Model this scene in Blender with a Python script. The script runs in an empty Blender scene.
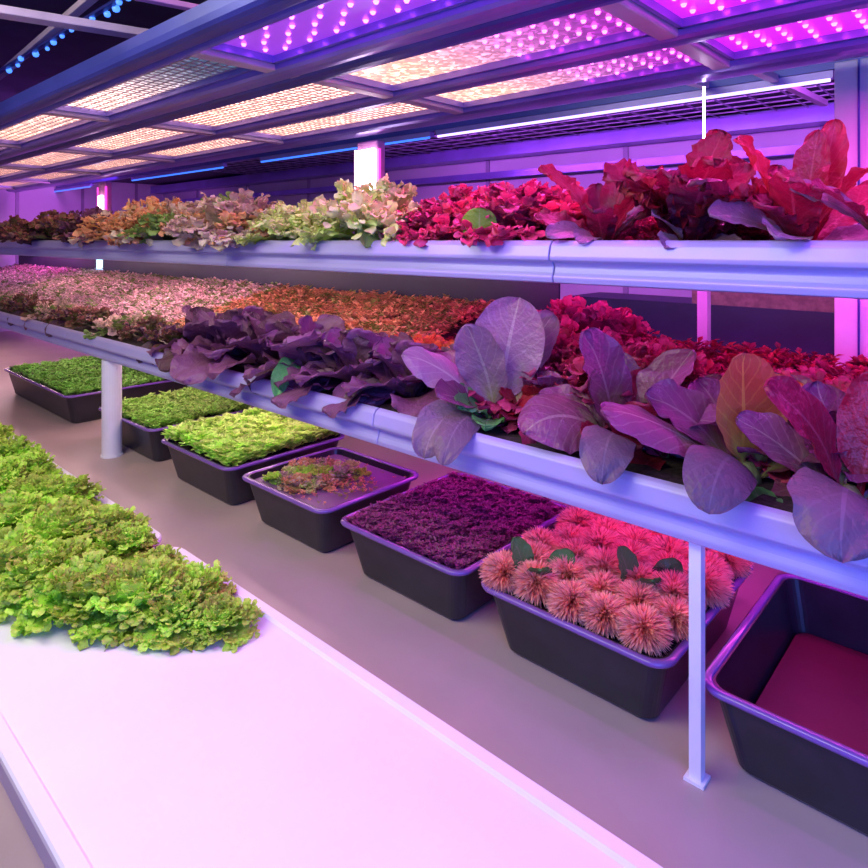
import bpy, math, random
import numpy as np
from math import sin, cos, pi, radians
from mathutils import Vector, Matrix

# ------------------------------------------------------------------ camera, world, exposure
C = bpy.context.scene.collection
scn = bpy.context.scene
A = math.atan2(714, 650)              # the shelves run 47.7 degrees left of the view
S_, C_ = cos(A), sin(A)
EYE = 1.95
cd = bpy.data.cameras.new('camera'); cam = bpy.data.objects.new('camera', cd); C.objects.link(cam)
cd.sensor_width = 36; cd.lens = 36*650/868; cd.shift_y = -(434-240)/868; cd.clip_start = .02
cam.location = (0, 0, EYE); cam.rotation_euler = (pi/2, 0, pi/2 - A)
scn.camera = cam
w = bpy.data.worlds.new('room_air'); scn.world = w; w.use_nodes = True
w.node_tree.nodes['Background'].inputs[0].default_value = (.16, .10, .95, 1)
w.node_tree.nodes['Background'].inputs[1].default_value = .34
vs = scn.view_settings; vs.view_transform = 'Standard'; vs.look = 'None'; vs.gamma = 1; vs.exposure = 0.0
vs.use_curve_mapping = False

def arealight(name, loc, target, size, sy, col, power):
    l = bpy.data.lights.new(name, 'AREA'); l.shape = 'RECTANGLE'; l.size = size; l.size_y = sy
    l.color = col; l.energy = power
    o = bpy.data.objects.new(name, l); C.objects.link(o); o.location = loc
    d = Vector(target) - Vector(loc); o.rotation_euler = d.to_track_quat('-Z', 'Y').to_euler()
    return o
# unseen fill lights added before the racks and against the purple walls
arealight('aisle_fill_violet', (-.3, -.7, EYE+1.1), (-1.2, 1.4, EYE-.5), 2.4, .7, (.38, .20, 1), 20)
arealight('low_fill_blue', (.7, .1, EYE-.2), (-.6, 1.4, EYE-.7), 1.4, .5, (.08, .20, 1), 34)  # low front light added to turn the lower trough faces blue
arealight('aisle_fill_white', (-1.9, -.3, EYE+1.0), (-1.9, .8, EYE-1), 2.6, .7, (1, .95, .68), 50)
arealight('back_wall_wash', (-1.4, 2.95, EYE+.69), (-1.4, 4.6, EYE+.35), 4.6, .04, (.62, .12, 1), 46)  # added violet wash for the back wall, tucked behind the beam
arealight('end_wall_wash', (-7.6, 2.6, EYE+1.3), (-9.5, 2.6, EYE), .3, 3.0, (.75, .16, 1), 60)  # added violet wash for the end wall

# ------------------------------------------------------------------ helpers
def PX(px, Y):                        # world X of the pixel column px on the vertical plane Y
    t = (px-434)/650
    return Y*(C_*t-S_)/(C_+S_*t)
def dist(px, Y):
    return Y/(C_+S_*(px-434)/650)
def PZ(px, py, Z):                    # point of height Z (relative to the eye) under a pixel
    d = 650*-Z/(py-240); cx = d*(px-434)/650
    return (C_*cx-S_*d, S_*cx+C_*d)

class MB:
    def __init__(s): s.v=[]; s.f=[]; s.uv=[]; s.r=[]; s.n=0; s.mi=[]
    def add(s, v, f, uv=None, rnd=0., mi=0):
        v = np.asarray(v, float); f = [tuple(int(i)+s.n for i in q) for q in f]
        s.v.append(v); s.f += f; s.n += len(v)
        s.uv.append(np.zeros((len(v), 2)) if uv is None else np.asarray(uv, float))
        s.r.append(np.full(len(v), rnd) if np.isscalar(rnd) else np.asarray(rnd)); s.mi += [mi]*len(f)
    def box(s, x0, x1, y0, y1, z0, z1, mi=0):
        v = [(x,y,z) for x in (x0,x1) for y in (y0,y1) for z in (z0,z1)]
        s.add(v, [(0,1,3,2),(4,6,7,5),(0,4,5,1),(2,3,7,6),(0,2,6,4),(1,5,7,3)], mi=mi)
    def tube(s, pts, r, n=10, rnd=0.):
        pts = [Vector(p) for p in pts]; v=[]; f=[]
        rs = r if isinstance(r, (list, tuple)) else [r]*len(pts)
        for i, p in enumerate(pts):
            d = (pts[min(i+1, len(pts)-1)]-pts[max(i-1, 0)]).normalized()
            a = d.cross(Vector((0,0,1)));
            if a.length < .05: a = d.cross(Vector((0,1,0)))
            a.normalize(); b = d.cross(a)
            for k in range(n):
                q = p + (a*cos(2*pi*k/n)+b*sin(2*pi*k/n))*rs[i]; v.append(tuple(q))
        for i in range(len(pts)-1):
            for k in range(n):
                f.append((i*n+k, i*n+(k+1)%n, (i+1)*n+(k+1)%n, (i+1)*n+k))
        f.append(tuple(range(n))[::-1]); f.append(tuple((len(pts)-1)*n+k for k in range(n)))
        s.add(v, f, rnd=rnd)
    def prism(s, prof, x0, x1):       # closed (y,z) outline swept along x
        n = len(prof); v = [(x0, y, z) for y, z in prof]+[(x1, y, z) for y, z in prof]
        f = [(k, (k+1)%n, n+(k+1)%n, n+k) for k in range(n)]
        f += [tuple(range(n))[::-1], tuple(range(n, 2*n))]
        s.add(v, f)
    def mesh(s, name, mats, smooth=False):
        me = bpy.data.meshes.new(name); v = np.concatenate(s.v)
        me.from_pydata(v.tolist(), [], s.f); me.update()
        uv = np.concatenate(s.uv); l = np.empty(len(me.loops), dtype=np.int32); me.loops.foreach_get('vertex_index', l)
        u = me.uv_layers.new(name='UVMap'); u.data.foreach_set('uv', uv[l].astype(np.float32).ravel())
        a = me.attributes.new('rnd', 'FLOAT', 'POINT'); a.data.foreach_set('value', np.concatenate(s.r).astype(np.float32))
        for m in (mats if isinstance(mats, list) else [mats]): me.materials.append(m)
        if any(s.mi): me.polygons.foreach_set('material_index', np.array(s.mi, dtype=np.int32))
        if smooth: me.polygons.foreach_set('use_smooth', np.ones(len(me.polygons), dtype=bool))
        return me
    def build(s, name, mats, parent=None, smooth=False, bevel=0):
        o = bpy.data.objects.new(name, s.mesh(name, mats, smooth)); C.objects.link(o)
        if parent: o.parent = parent
        if bevel:
            m = o.modifiers.new('bevel', 'BEVEL'); m.width = bevel; m.segments = 2; m.limit_method = 'ANGLE'
        return o
def tag(o, label=None, cat=None, group=None, kind=None):
    if label: o['label'] = label
    if cat: o['category'] = cat
    if group: o['group'] = group
    if kind: o['kind'] = kind
    return o
def thing(name, label, cat, loc=(0,0,0), rz=0, group=None, kind=None):
    o = bpy.data.objects.new(name, None); C.objects.link(o); o.empty_display_size = .05
    o.location = loc; o.rotation_euler = (0,0,rz); return tag(o, label, cat, group, kind)

# ------------------------------------------------------------------ materials
def newmat(name):
    m = bpy.data.materials.new(name); m.use_nodes = True; nt = m.node_tree
    return m, nt, nt.nodes['Principled BSDF'], nt.nodes, nt.links
def plain(name, col, rough=.4, metal=0, var=.12, scale=8, bump=.05, coat=0):
    m, nt, b, N, L = newmat(name)
    no = N.new('ShaderNodeTexNoise'); no.inputs['Scale'].default_value = scale; no.inputs['Detail'].default_value = 6
    tc = N.new('ShaderNodeTexCoord'); L.new(tc.outputs['Object'], no.inputs['Vector'])
    r = N.new('ShaderNodeValToRGB')
    r.color_ramp.elements[0].position=.3; r.color_ramp.elements[1].position=.7
    r.color_ramp.elements[0].color = (*[c*(1-var) for c in col], 1); r.color_ramp.elements[1].color = (*[min(1,c*(1+var)) for c in col], 1)
    L.new(no.outputs['Fac'], r.inputs[0]); L.new(r.outputs[0], b.inputs['Base Color'])
    b.inputs['Roughness'].default_value = rough; b.inputs['Metallic'].default_value = metal
    b.inputs['Coat Weight'].default_value = coat
    if bump:
        bp = N.new('ShaderNodeBump'); bp.inputs['Strength'].default_value = bump; bp.inputs['Distance'].default_value=.01
        L.new(no.outputs['Fac'], bp.inputs['Height']); L.new(bp.outputs[0], b.inputs['Normal'])
    return m
def math_(N, L, op, a, b=None, clamp=False):
    n = N.new('ShaderNodeMath'); n.operation = op; n.use_clamp = clamp
    for i, x in enumerate((a, b)):
        if x is None: continue
        if isinstance(x, (int, float)): n.inputs[i].default_value = x
        else: L.new(x, n.inputs[i])
    return n.outputs[0]
def mixc(N, L, f, a, b):
    n = N.new('ShaderNodeMix'); n.data_type = 'RGBA'
    L.new(f, n.inputs[0]) if not isinstance(f, float) else setattr(n.inputs[0], 'default_value', f)
    for i, x in ((6, a), (7, b)):
        if isinstance(x, tuple): n.inputs[i].default_value = (*x, 1)
        else: L.new(x, n.inputs[i])
    return n.outputs[2]
def leafmat(name, base, mid, tip, vein, veins=1., rough=.42, trans=.3, alt=None, crinkle=.5):
    """leaf tissue: colour runs from the stalk end to the rim; pale midrib and side veins"""
    m, nt, b, N, L = newmat(name)
    uv = N.new('ShaderNodeUVMap'); sep = N.new('ShaderNodeSeparateXYZ'); L.new(uv.outputs[0], sep.inputs[0])
    u, v = sep.outputs[0], sep.outputs[1]
    at = N.new('ShaderNodeAttribute'); at.attribute_name = 'rnd'; rnd = at.outputs['Fac']
    tc = N.new('ShaderNodeTexCoord'); no = N.new('ShaderNodeTexNoise'); no.inputs['Scale'].default_value = 28; no.inputs['Detail'].default_value = 5
    L.new(tc.outputs['Object'], no.inputs['Vector'])
    av = math_(N, L, 'ABSOLUTE', math_(N, L, 'SUBTRACT', v, .5)); av = math_(N, L, 'MULTIPLY', av, 2.)
    edge = math_(N, L, 'MAXIMUM', u, math_(N, L, 'MULTIPLY', av, .8))
    e2 = math_(N, L, 'ADD', edge, math_(N, L, 'MULTIPLY', math_(N, L, 'SUBTRACT', no.outputs['Fac'], .5), .6))
    r = N.new('ShaderNodeValToRGB'); cr = r.color_ramp
    cr.elements[0].position=.08; cr.elements[0].color=(*base,1); cr.elements[1].position=.95; cr.elements[1].color=(*tip,1)
    e = cr.elements.new(.5); e.color=(*mid,1)
    L.new(e2, r.inputs[0]); col = r.outputs[0]
    if alt:
        f = math_(N, L, 'GREATER_THAN', rnd, .72)
        col = mixc(N, L, f, col, alt)
    # veins
    ph = math_(N, L, 'SUBTRACT', math_(N, L, 'ADD', u, math_(N, L, 'MULTIPLY', no.outputs['Fac'], .10)), math_(N, L, 'MULTIPLY', av, .28)); s = math_(N, L, 'SINE', math_(N, L, 'MULTIPLY', ph, 52.))
    sv = math_(N, L, 'MULTIPLY', math_(N, L, 'GREATER_THAN', s, .90), .24*veins)
    mr = math_(N, L, 'LESS_THAN', av, math_(N, L, 'SUBTRACT', .085, math_(N, L, 'MULTIPLY', u, .06)))
    vf = math_(N, L, 'MAXIMUM', sv, math_(N, L, 'MULTIPLY', mr, .7*veins), True)
    col = mixc(N, L, vf, col, vein)
    hs = N.new('ShaderNodeHueSaturation'); L.new(col, hs.inputs['Color'])
    L.new(math_(N, L, 'ADD', math_(N, L, 'MULTIPLY', rnd, .7), .65), hs.inputs['Value'])
    L.new(math_(N, L, 'ADD', math_(N, L, 'MULTIPLY', rnd, .025), .490), hs.inputs['Hue'])
    col = hs.outputs[0]
    L.new(col, b.inputs['Base Color']); b.inputs['Roughness'].default_value = rough
    vo = N.new('ShaderNodeTexNoise'); vo.inputs['Scale'].default_value = 120; vo.inputs['Detail'].default_value=3; L.new(tc.outputs['Object'], vo.inputs['Vector'])
    hh = math_(N, L, 'SUBTRACT', vo.outputs['Fac'], math_(N, L, 'MULTIPLY', vf, .6))
    bp = N.new('ShaderNodeBump'); bp.inputs['Strength'].default_value = crinkle; bp.inputs['Distance'].default_value=.010
    L.new(hh, bp.inputs['Height']); L.new(bp.outputs[0], b.inputs['Normal'])
    tr = N.new('ShaderNodeBsdfTranslucent'); L.new(col, tr.inputs[0]); mx = N.new('ShaderNodeMixShader'); mx.inputs[0].default_value = trans
    L.new(b.outputs[0], mx.inputs[1]); L.new(tr.outputs[0], mx.inputs[2]); L.new(mx.outputs[0], N['Material Output'].inputs[0])
    return m
def emit(name, col, strength, base=(.1,.1,.1)):
    m, nt, b, N, L = newmat(name)
    b.inputs['Base Color'].default_value = (*base, 1); b.inputs['Emission Color'].default_value = (*col, 1)
    b.inputs['Emission Strength'].default_value = strength; b.inputs['Roughness'].default_value=.3
    return m
def glowpanel(name, c0, s0, c1, s1, scale=60):
    """lit prismatic diffuser; output falls from one end of the tube to the other, grains sparkle"""
    m, nt, b, N, L = newmat(name)
    uv = N.new('ShaderNodeUVMap'); sep = N.new('ShaderNodeSeparateXYZ'); L.new(uv.outputs[0], sep.inputs[0])
    tc = N.new('ShaderNodeTexCoord'); vo = N.new('ShaderNodeTexVoronoi'); vo.inputs['Scale'].default_value = scale
    L.new(tc.outputs['Object'], vo.inputs['Vector'])
    g = N.new('ShaderNodeSeparateColor'); L.new(vo.outputs['Color'], g.inputs[0])
    sp = math_(N, L, 'POWER', g.outputs[0], 3.)
    r = N.new('ShaderNodeMapRange'); r.inputs[1].default_value=.25; r.inputs[2].default_value=.9
    L.new(sep.outputs[0], r.inputs[0])
    col = mixc(N, L, r.outputs[0], c0, c1)
    r2 = N.new('ShaderNodeMapRange'); r2.inputs[1].default_value=.25; r2.inputs[2].default_value=.8; r2.inputs[3].default_value=s0; r2.inputs[4].default_value=s1
    L.new(sep.outputs[0], r2.inputs[0])
    st = math_(N, L, 'MULTIPLY', r2.outputs[0], math_(N, L, 'ADD', math_(N, L, 'MULTIPLY', sp, 1.3), .5))
    L.new(col, b.inputs['Emission Color']); L.new(st, b.inputs['Emission Strength'])
    b.inputs['Base Color'].default_value=(.25,.25,.35,1); b.inputs['Roughness'].default_value=.2
    bp = N.new('ShaderNodeBump'); bp.inputs['Strength'].default_value=.6; L.new(vo.outputs['Distance'], bp.inputs['Height']); L.new(bp.outputs[0], b.inputs['Normal'])
    return m

M = {}
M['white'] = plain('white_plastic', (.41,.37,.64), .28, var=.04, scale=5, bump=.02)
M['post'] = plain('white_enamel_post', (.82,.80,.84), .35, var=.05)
M['alu'] = plain('blue_lit_aluminium', (.26,.21,.62), .28, .35, var=.15, scale=4)  # blue light on the rig is put into this base colour
M['rail'] = plain('painted_blue_grey_rail', (.05,.06,.36), .32, .3, var=.2, scale=3)
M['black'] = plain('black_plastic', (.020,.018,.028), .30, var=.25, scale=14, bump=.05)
M['soil'] = plain('dark_growing_medium', (.035,.022,.022), .9, var=.6, scale=60, bump=.8)
M['bench'] = plain('pale_bench_laminate', (.47,.35,.33), .42, var=.10, scale=2.2, bump=.02)
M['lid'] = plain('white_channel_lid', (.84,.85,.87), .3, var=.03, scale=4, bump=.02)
M['wall'] = plain('pale_wall_board', (.55,.50,.62), .6, var=.10, scale=1.5, bump=.05)
M['dark'] = plain('dark_ceiling', (.05,.05,.09), .7, var=.3, scale=3)
M['floor'] = plain('concrete_floor', (.30,.28,.30), .5, var=.2, scale=2)
M['darkpanel'] = plain('dark_blue_board', (.02,.02,.06), .5)
M['lilac'] = plain('lilac_painted_steel', (.62,.48,.62), .4, .1)
M['wire'] = plain('wire_mesh_steel', (.35,.30,.45), .4, .5)
M['timber'] = plain('brown_cover_board', (.22,.15,.11), .7, var=.3, scale=30, bump=.3)

# ------------------------------------------------------------------ structure
def struct(name, x0,x1,y0,y1,z0,z1, m):
    b = MB(); b.box(x0,x1,y0,y1,z0,z1); return tag(b.build(name, m), kind='structure')
ZC = EYE+.92
struct('floor', -9.2, 3, -2.5, 4.4, -.1, 0, M['floor'])
struct('ceiling', -9.2, 3, -2.5, 4.4, EYE+1.55, EYE+1.65, M['dark'])
struct('wall_left', -9.3, -9.2, -2.5, 4.4, 0, EYE+1.55, M['wall'])
struct('wall_back', -9.2, 3, 4.3, 4.4, 0, EYE+1.55, M['wall'])
b = MB()                                                   # shallow battens over the board seams
for x in np.arange(-8.2, 2.8, 1.22): b.box(x, x+.035, 4.285, 4.3, 0, EYE+.9)
for y in (-.3, .95, 1.7, 2.45, 3.2, 3.9): b.box(-9.2, -9.185, y, y+.035, 0, EYE+1.5)
tag(b.build('trim_1', plain('seam_batten', (.30,.26,.38), .5)), kind='structure')
b = MB(); b.box(-9.2, 3, 4.12, 4.3, EYE+.66, EYE+.76); b.box(-9.2, 3, 4.2, 4.3, EYE+.50, EYE+.55)
tag(b.build('trim_2', M['alu']), kind='structure')
b = MB(); b.box(PX(834,2.62), PX(834,2.62)+.30, 2.62, 2.86, 0, EYE+.62)
p = tag(b.build('structural_pillar', M['post'], bevel=.006), 'wide pale lilac pillar standing behind the rack at the right edge of the picture', 'pillar')
b = MB(); b.box(PX(858,2.62), PX(858,2.62)+.006, 2.612, 2.62, 0, EYE+.62); b.build('panel_seam', M['rail'], p)

# bench
b = MB(); b.box(-9, .9, .12, 2.5, EYE-1.13, EYE-1.09)
bench = thing('potting_bench', 'long pale bench carrying the black trays and the white lettuce channels', 'bench', (0,0,0))
b.build('bench_top', M['bench'], bench, bevel=.004)
for x in (-8.6, -6, -3.4, -.8, .7):
    for y in (.25, 2.38):
        b = MB(); b.box(x-.03, x+.03, y-.03, y+.03, 0, EYE-1.13); b.build('leg', M['alu'], bench)

# ------------------------------------------------------------------ grow shelves
def gutter_profile(y, z, h=.11, wd=.20):
    o = [(y,z),(y-.012,z-.004),(y-.020,z-.014),(y-.028,z-.044),(y-.026,z-.052),(y-.008,z-.058),(y+.000,z-.068),
         (y-.004,z-.084),(y-.010,z-.096),(y-.006,z-h),(y+.03,z-h-.004)]
    n = [(y+wd,z-h-.004),(y+wd,z-.002),(y+wd-.006,z-.002),(y+wd-.006,z-.062),(y+.012,z-.062),(y+.006,z-.010)]
    return o+n
def shelf(name, label, Y, Z, Y1, x0, x1, step):
    t = thing(name, label, 'shelf', (0,0,0))
    if Z < -.2: 
        b = MB(); b.prism([(1.55,EYE+Z-.02),(Y1-.006,EYE+Z-.02),(Y1-.006,EYE+Z+.17)], x0, -1.78); b.prism([(1.6,EYE+Z-.02),(Y1-.006,EYE+Z-.02),(Y1-.006,EYE+Z+.09)], -1.775, x1); b.build('raised_growing_medium', M['soil'], t)
        b = MB(); b.box(x0, PX(560,2.41), 2.402, 2.412, EYE+Z-.02, EYE-.10); b.build('dark_backing', M['darkpanel'], t)  # dark sheet added to darken the gap behind the bed
    x = x0
    while x < x1-.01:
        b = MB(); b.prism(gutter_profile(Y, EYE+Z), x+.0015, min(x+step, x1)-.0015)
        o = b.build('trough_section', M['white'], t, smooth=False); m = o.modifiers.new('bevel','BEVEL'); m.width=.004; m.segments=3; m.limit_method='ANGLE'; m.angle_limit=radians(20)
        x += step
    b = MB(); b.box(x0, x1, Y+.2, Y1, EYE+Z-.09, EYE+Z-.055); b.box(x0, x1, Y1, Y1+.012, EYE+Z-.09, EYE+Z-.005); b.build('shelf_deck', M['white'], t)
    b = MB(); b.box(x0, x1, Y+.012, Y1-.005, EYE+Z-.056, EYE+Z-.014); b.build('growing_medium', M['soil'], t)
    return t
UY, UZ, LY, LZ = 1.45, 0.0, 1.30, -.49
up = shelf('upper_grow_shelf', 'upper white planting trough and shelf running the full width at eye level', UY, UZ, 2.35, -8.9, .7, 1.6)
lo = shelf('lower_grow_shelf', 'lower white planting trough sloping to the lower right with the large purple plants', LY, LZ, 2.38, -8.9, .7, 1.25)
# grow tubes under both shelves: real lamps hanging under each deck
M['tube_mag'] = emit('magenta_grow_tube', (1,.06,.72), 19)
M['tube_warm'] = emit('warm_grow_tube', (1,.62,.60), 34)
M['tube_white'] = emit('white_violet_tube', (.95,.70,1), 14)
def tubes(parent, z, specs):
    for x0, x1, y, mt in specs:
        b = MB(); b.box(x0, x1, y-.02, y+.02, z-.006, z); h = b.build('tube_light', M['alu'], parent)
        b = MB(); b.tube([(x0+.02, y, z-.018), (x1-.02, y, z-.018)], .011, 8); b.build('glowing_tube', M[mt], h, smooth=True)
tubes(up, EYE-.09, [(-8.5,-6.8,1.95,'tube_white'),(-8.5,-6.8,2.2,'tube_mag'),(-6.6,-4.9,1.95,'tube_warm'),(-4.7,-3.1,1.95,'tube_warm'),(-4.7,-3.1,1.7,'tube_warm'),(-2.9,-1.9,1.9,'tube_warm'),
   (-1.8,-.9,1.8,'tube_mag'),(-1.8,-.9,2.15,'tube_mag'),(-.8,.3,1.8,'tube_mag'),(-.8,.3,2.15,'tube_mag')])
tubes(lo, EYE-.58, [(-8.0,-6.3,1.7,'tube_warm'),(-6.1,-4.7,1.7,'tube_warm'),(-4.5,-3.2,1.7,'tube_warm'),(-3.0,-2.2,1.7,'tube_warm'),(-2.1,-1.3,1.75,'tube_mag'),(-2.1,-1.3,2.1,'tube_mag'),(-1.2,-.2,1.75,'tube_mag'),(-1.2,-.2,2.1,'tube_mag')])

# ------------------------------------------------------------------ posts
def cyl_post(name, label, X, Y, r, z0, z1, mt='post'):
    t = thing(name, label, 'post', (X, Y, z0))
    b = MB(); b.tube([(0,0,.0),(0,0,z1-z0)], r, 24); b.build('shaft', M[mt], t, smooth=False)
    b = MB(); b.tube([(0,0,0),(0,0,.008)], r*1.12, 24); b.build('foot_collar', M[mt], t)
    return t
LB = EYE-.604                               # underside of the lower trough
cyl_post('shelf_post', 'thick round white post standing on the bench left of the trays', -3.42, 1.335, .047, EYE-1.09, LB)
b = MB(); b.box(-.012,.012,-.012,.012,0,.486)
t = thing('shelf_strut', 'thin square lilac strut in front of the tray of pink blooms', 'post', (PX(697,1.33),1.33,EYE-1.09)); b.build('shaft', M['post'], t)
b = MB(); b.box(-.02,.02,-.02,.02,0,.006); b.build('foot_plate', M['post'], t)
t = thing('rack_rod', 'slim pale rod behind the upper right red lettuces', 'post', (PX(704,2.42),2.42,0))
b = MB(); b.box(-.018,.018,-.018,.018,0,EYE-.09); b.build('lower_shaft', M['post'], t)
b = MB(); b.tube([(0,0,EYE-.09),(0,0,EYE+.56)], .0045, 8); b.build('upper_rod', M['tube_white'], t)  # rod is no lamp; its glow imitates light falling on it
M['lampface'] = emit('lamp_face_white_pink', (1,.80,.95), 6)
M['magpost'] = plain('pink_painted_post', (.85,.35,.70), .4)
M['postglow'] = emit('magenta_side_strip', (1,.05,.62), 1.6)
for px, lab, nt_ in ((105,'far slim rack post with one white lamp, at the left of the upper shelf',1),(371,'rack post with a pair of glowing white tubes behind the bright green lettuce',2)):
    X = PX(px, 2.45); t = thing('lamp_post', lab, 'post', (X, 2.45, 0))
    b = MB(); b.box(-.085,.085,-.03,.03,0,EYE+.55); b.build('shaft', M['magpost'], t, bevel=.008)
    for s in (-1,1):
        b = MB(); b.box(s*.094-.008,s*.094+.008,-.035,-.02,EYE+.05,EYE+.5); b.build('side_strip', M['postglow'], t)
    if nt_ == 1:
        b = MB(); b.box(-.045,.045,-.05,-.03,EYE+.12,EYE+.42); b.build('lamp', M['lampface'], t, bevel=.008)
        b = MB(); b.box(-.07,.07,-.05,-.03,EYE-.3,EYE-.15); b.build('lamp', emit('blue_white_lamp',(.35,.75,1),4), t)
    else:
        for x in (-.06,-.005,.045,.072):
            b = MB(); b.tube([(x,-.05,EYE+.05),(x,-.05,EYE+.50)], .015, 10); b.build('tube', M['lampface'], t)
        for z in (.16,.34):
            b = MB(); b.box(-.07,.07,-.045,-.03,EYE+z,EYE+z+.02); b.build('bracket', M['postglow'], t)

# ------------------------------------------------------------------ overhead light rig
H = EYE+.60
rails = [(.87,.955,'rail'),(.955,.985,'alu'),(1.27,1.37,'alu'),(1.37,1.47,'rail'),(1.83,1.91,'alu'),(2.27,2.42,'alu')]
rig = thing('overhead_light_frame', 'metal frame of long rails and crossbars above the upper shelf holding the lamp panels', 'frame', (0,0,0))
for y0,y1,mt in rails:
    b = MB(); n = 8; ym=(y0+y1)/2; hw=(y1-y0)/2
    prof = [(ym-hw*cos(pi*k/n), H-.035*sin(pi*k/n)**.6) for k in range(n+1)]+[(y1,H+.035),(y0,H+.035)]
    b.prism(prof, -8.9, .9); b.build('rail', M[mt], rig)
XB = [-8.6,-7.4,-6.1,-4.7,-3.32,-1.92,-.76,.6]
for x in XB:
    b = MB(); b.box(x-.03, x+.03, 0.96, 2.4, H-.022, H+.03); b.build('crossbar', M['lilac'], rig, bevel=.006)
M['led_pink'] = emit('led_pink_white', (1,.07,.68), 10)
M['led_violet'] = emit('led_violet_white', (.6,.10,1), 8)
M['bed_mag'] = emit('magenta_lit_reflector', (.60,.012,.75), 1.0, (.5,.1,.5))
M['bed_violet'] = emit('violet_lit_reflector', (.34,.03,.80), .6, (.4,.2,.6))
M['warm'] = glowpanel('warm_white_diffuser', (1,.56,.40), 3.6, (1,.54,.44), 3.3)
M['warm_fade'] = glowpanel('warm_to_pink_diffuser', (1,.50,.34), 2.0, (.62,.03,.72), .6)
M['warm_dark'] = glowpanel('warm_to_dark_glass_diffuser', (1,.64,.52), 3.6, (.12,.28,.45), .42, 75)
M['grid'] = plain('louvre_metal', (.45,.32,.38), .3, .4)
def panel(x0, x1, y0, y1, kind, label):
    t = thing('grow_light_panel', label, 'grow light', ((x0+x1)/2, (y0+y1)/2, H), 0, 'overhead grow light panels')
    hx, hy = (x1-x0)/2-.035, (y1-y0)/2-.004
    b = MB(); b.box(-hx,hx,-hy,hy,.026,.06); b.build('housing', M['alu'], t)
    b = MB(); b.add([(-hx,-hy,.02),(-hx,hy,.02),(hx,hy,.02),(hx,-hy,.02)], [(0,1,2,3)], [(0,0),(0,1),(1,1),(1,0)])
    b.add([(-hx,-hy,.026),(-hx,hy,.026),(hx,hy,.026),(hx,-hy,.026)], [(3,2,1,0)], [(0,0),(0,1),(1,1),(1,0)])
    mt = {'warm':'warm','fade':'warm_fade','dark':'warm_dark','led':'bed_mag','violet':'bed_violet'}[kind]
    b.build('diffuser', M[mt], t)
    f = MB(); q=.014
    f.box(-hx,hx,-hy,-hy+q,-.004,.02); f.box(-hx,hx,hy-q,hy,-.004,.02); f.box(-hx,-hx+q,-hy,hy,-.004,.02); f.box(hx-q,hx,-hy,hy,-.004,.02)
    f.build('frame', M['alu'], t)
    if kind in ('led','violet','fade'):
        led = MB(); v=[]; r=.0085
        for k in range(8): v.append((r*cos(k*pi/4), r*sin(k*pi/4), .018))
        for k in range(8): v.append((r*.6*cos(k*pi/4), r*.6*sin(k*pi/4), .011))
        led.add(v, [(k,8+k,8+(k+1)%8,(k+1)%8) for k in range(8)]+[tuple(range(8,16))[::-1]])
        lm = led.mesh('led', M['led_violet' if kind=='violet' else 'led_pink']); spots=[]; nx = int((2*hx-.06)/.062); ny = max(3, int((2*hy-.03)/.062))
        for i in range(nx):
            fx = (i+.5)/nx
            if kind=='fade' and fx<.55: continue
            for j in range(ny):
                x = -hx+.03+fx*(2*hx-.06); y = -hy+.02+(j+.5+(.25 if i%2 else -.25)*.8)/ny*(2*hy-.04)
                spots.append((x,y))
        for q in (-.6,0,.6):
            l = bpy.data.lights.new('led_light','SPOT'); l.energy = 8; l.color = (1,.07,.62) if kind != 'violet' else (.5,.12,1); l.spot_size = radians(165); l.spot_blend = .6; l.shadow_soft_size = .012
            lo_ = bpy.data.objects.new('led_light', l); C.objects.link(lo_); lo_.parent = t; lo_.location = (q*hx if kind!='fade' else hx*(.1+.3*(q+1)),0,.006)
        spots.sort(key=lambda p:(x0+x1)/2+p[0] if x1 < .5 else -abs(p[0]+hx), reverse=True)
        for x,y in spots[:100]:
            o = bpy.data.objects.new('led', lm); C.objects.link(o); o.parent = t; o.location = (x,y,0)
        if spots[100:]:
            b = MB()
            for x,y in spots[100:]: b.add([(p[0]+x,p[1]+y,p[2]) for p in v], [(k,8+k,8+(k+1)%8,(k+1)%8) for k in range(8)]+[tuple(range(8,16))[::-1]])
            b.build('led_array', M['led_violet' if kind=='violet' else 'led_pink'], t)['kind'] = 'stuff'
    if kind in ('warm','dark'):
        b = MB(); g=.0022
        for x in np.arange(-hx+.04, hx-.02, .042): b.box(x-g,x+g,-hy+q,hy-q,.015,.018)
        for y in np.arange(-hy+.04, hy-.02, .036): b.box(-hx+q,hx-q,y-g,y+g,.015,.018)
        b.build('louvre_grid', M['grid'], t)
rows = {'front':(.985,1.27), 'middle':(1.47,1.83), 'back':(1.91,2.27)}
kinds = {'front':['warm','warm','warm','warm','dark','violet','violet'],'middle':['warm','warm','warm','warm','warm','fade','led'][0:7],'back':['warm','warm','warm','warm','warm','fade','led']}
kinds['middle'] = ['warm','warm','warm','warm','warm','fade','led']
look = {'warm':'warm white louvred light panel','dark':'light panel fading from glowing grid to dark sparkling glass','violet':'violet LED light panel','fade':'light panel fading from warm white to pink LEDs','led':'magenta LED light panel'}
ordn = ['farthest','second farthest','third farthest','fourth','fifth','sixth','nearest']
for rn, (y0,y1) in rows.items():
    for i in range(7):
        panel(XB[i], XB[i+1], y0, y1, kinds[rn][i], f"{look[kinds[rn][i]]}, {ordn[i]} along the {rn} row overhead")

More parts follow.
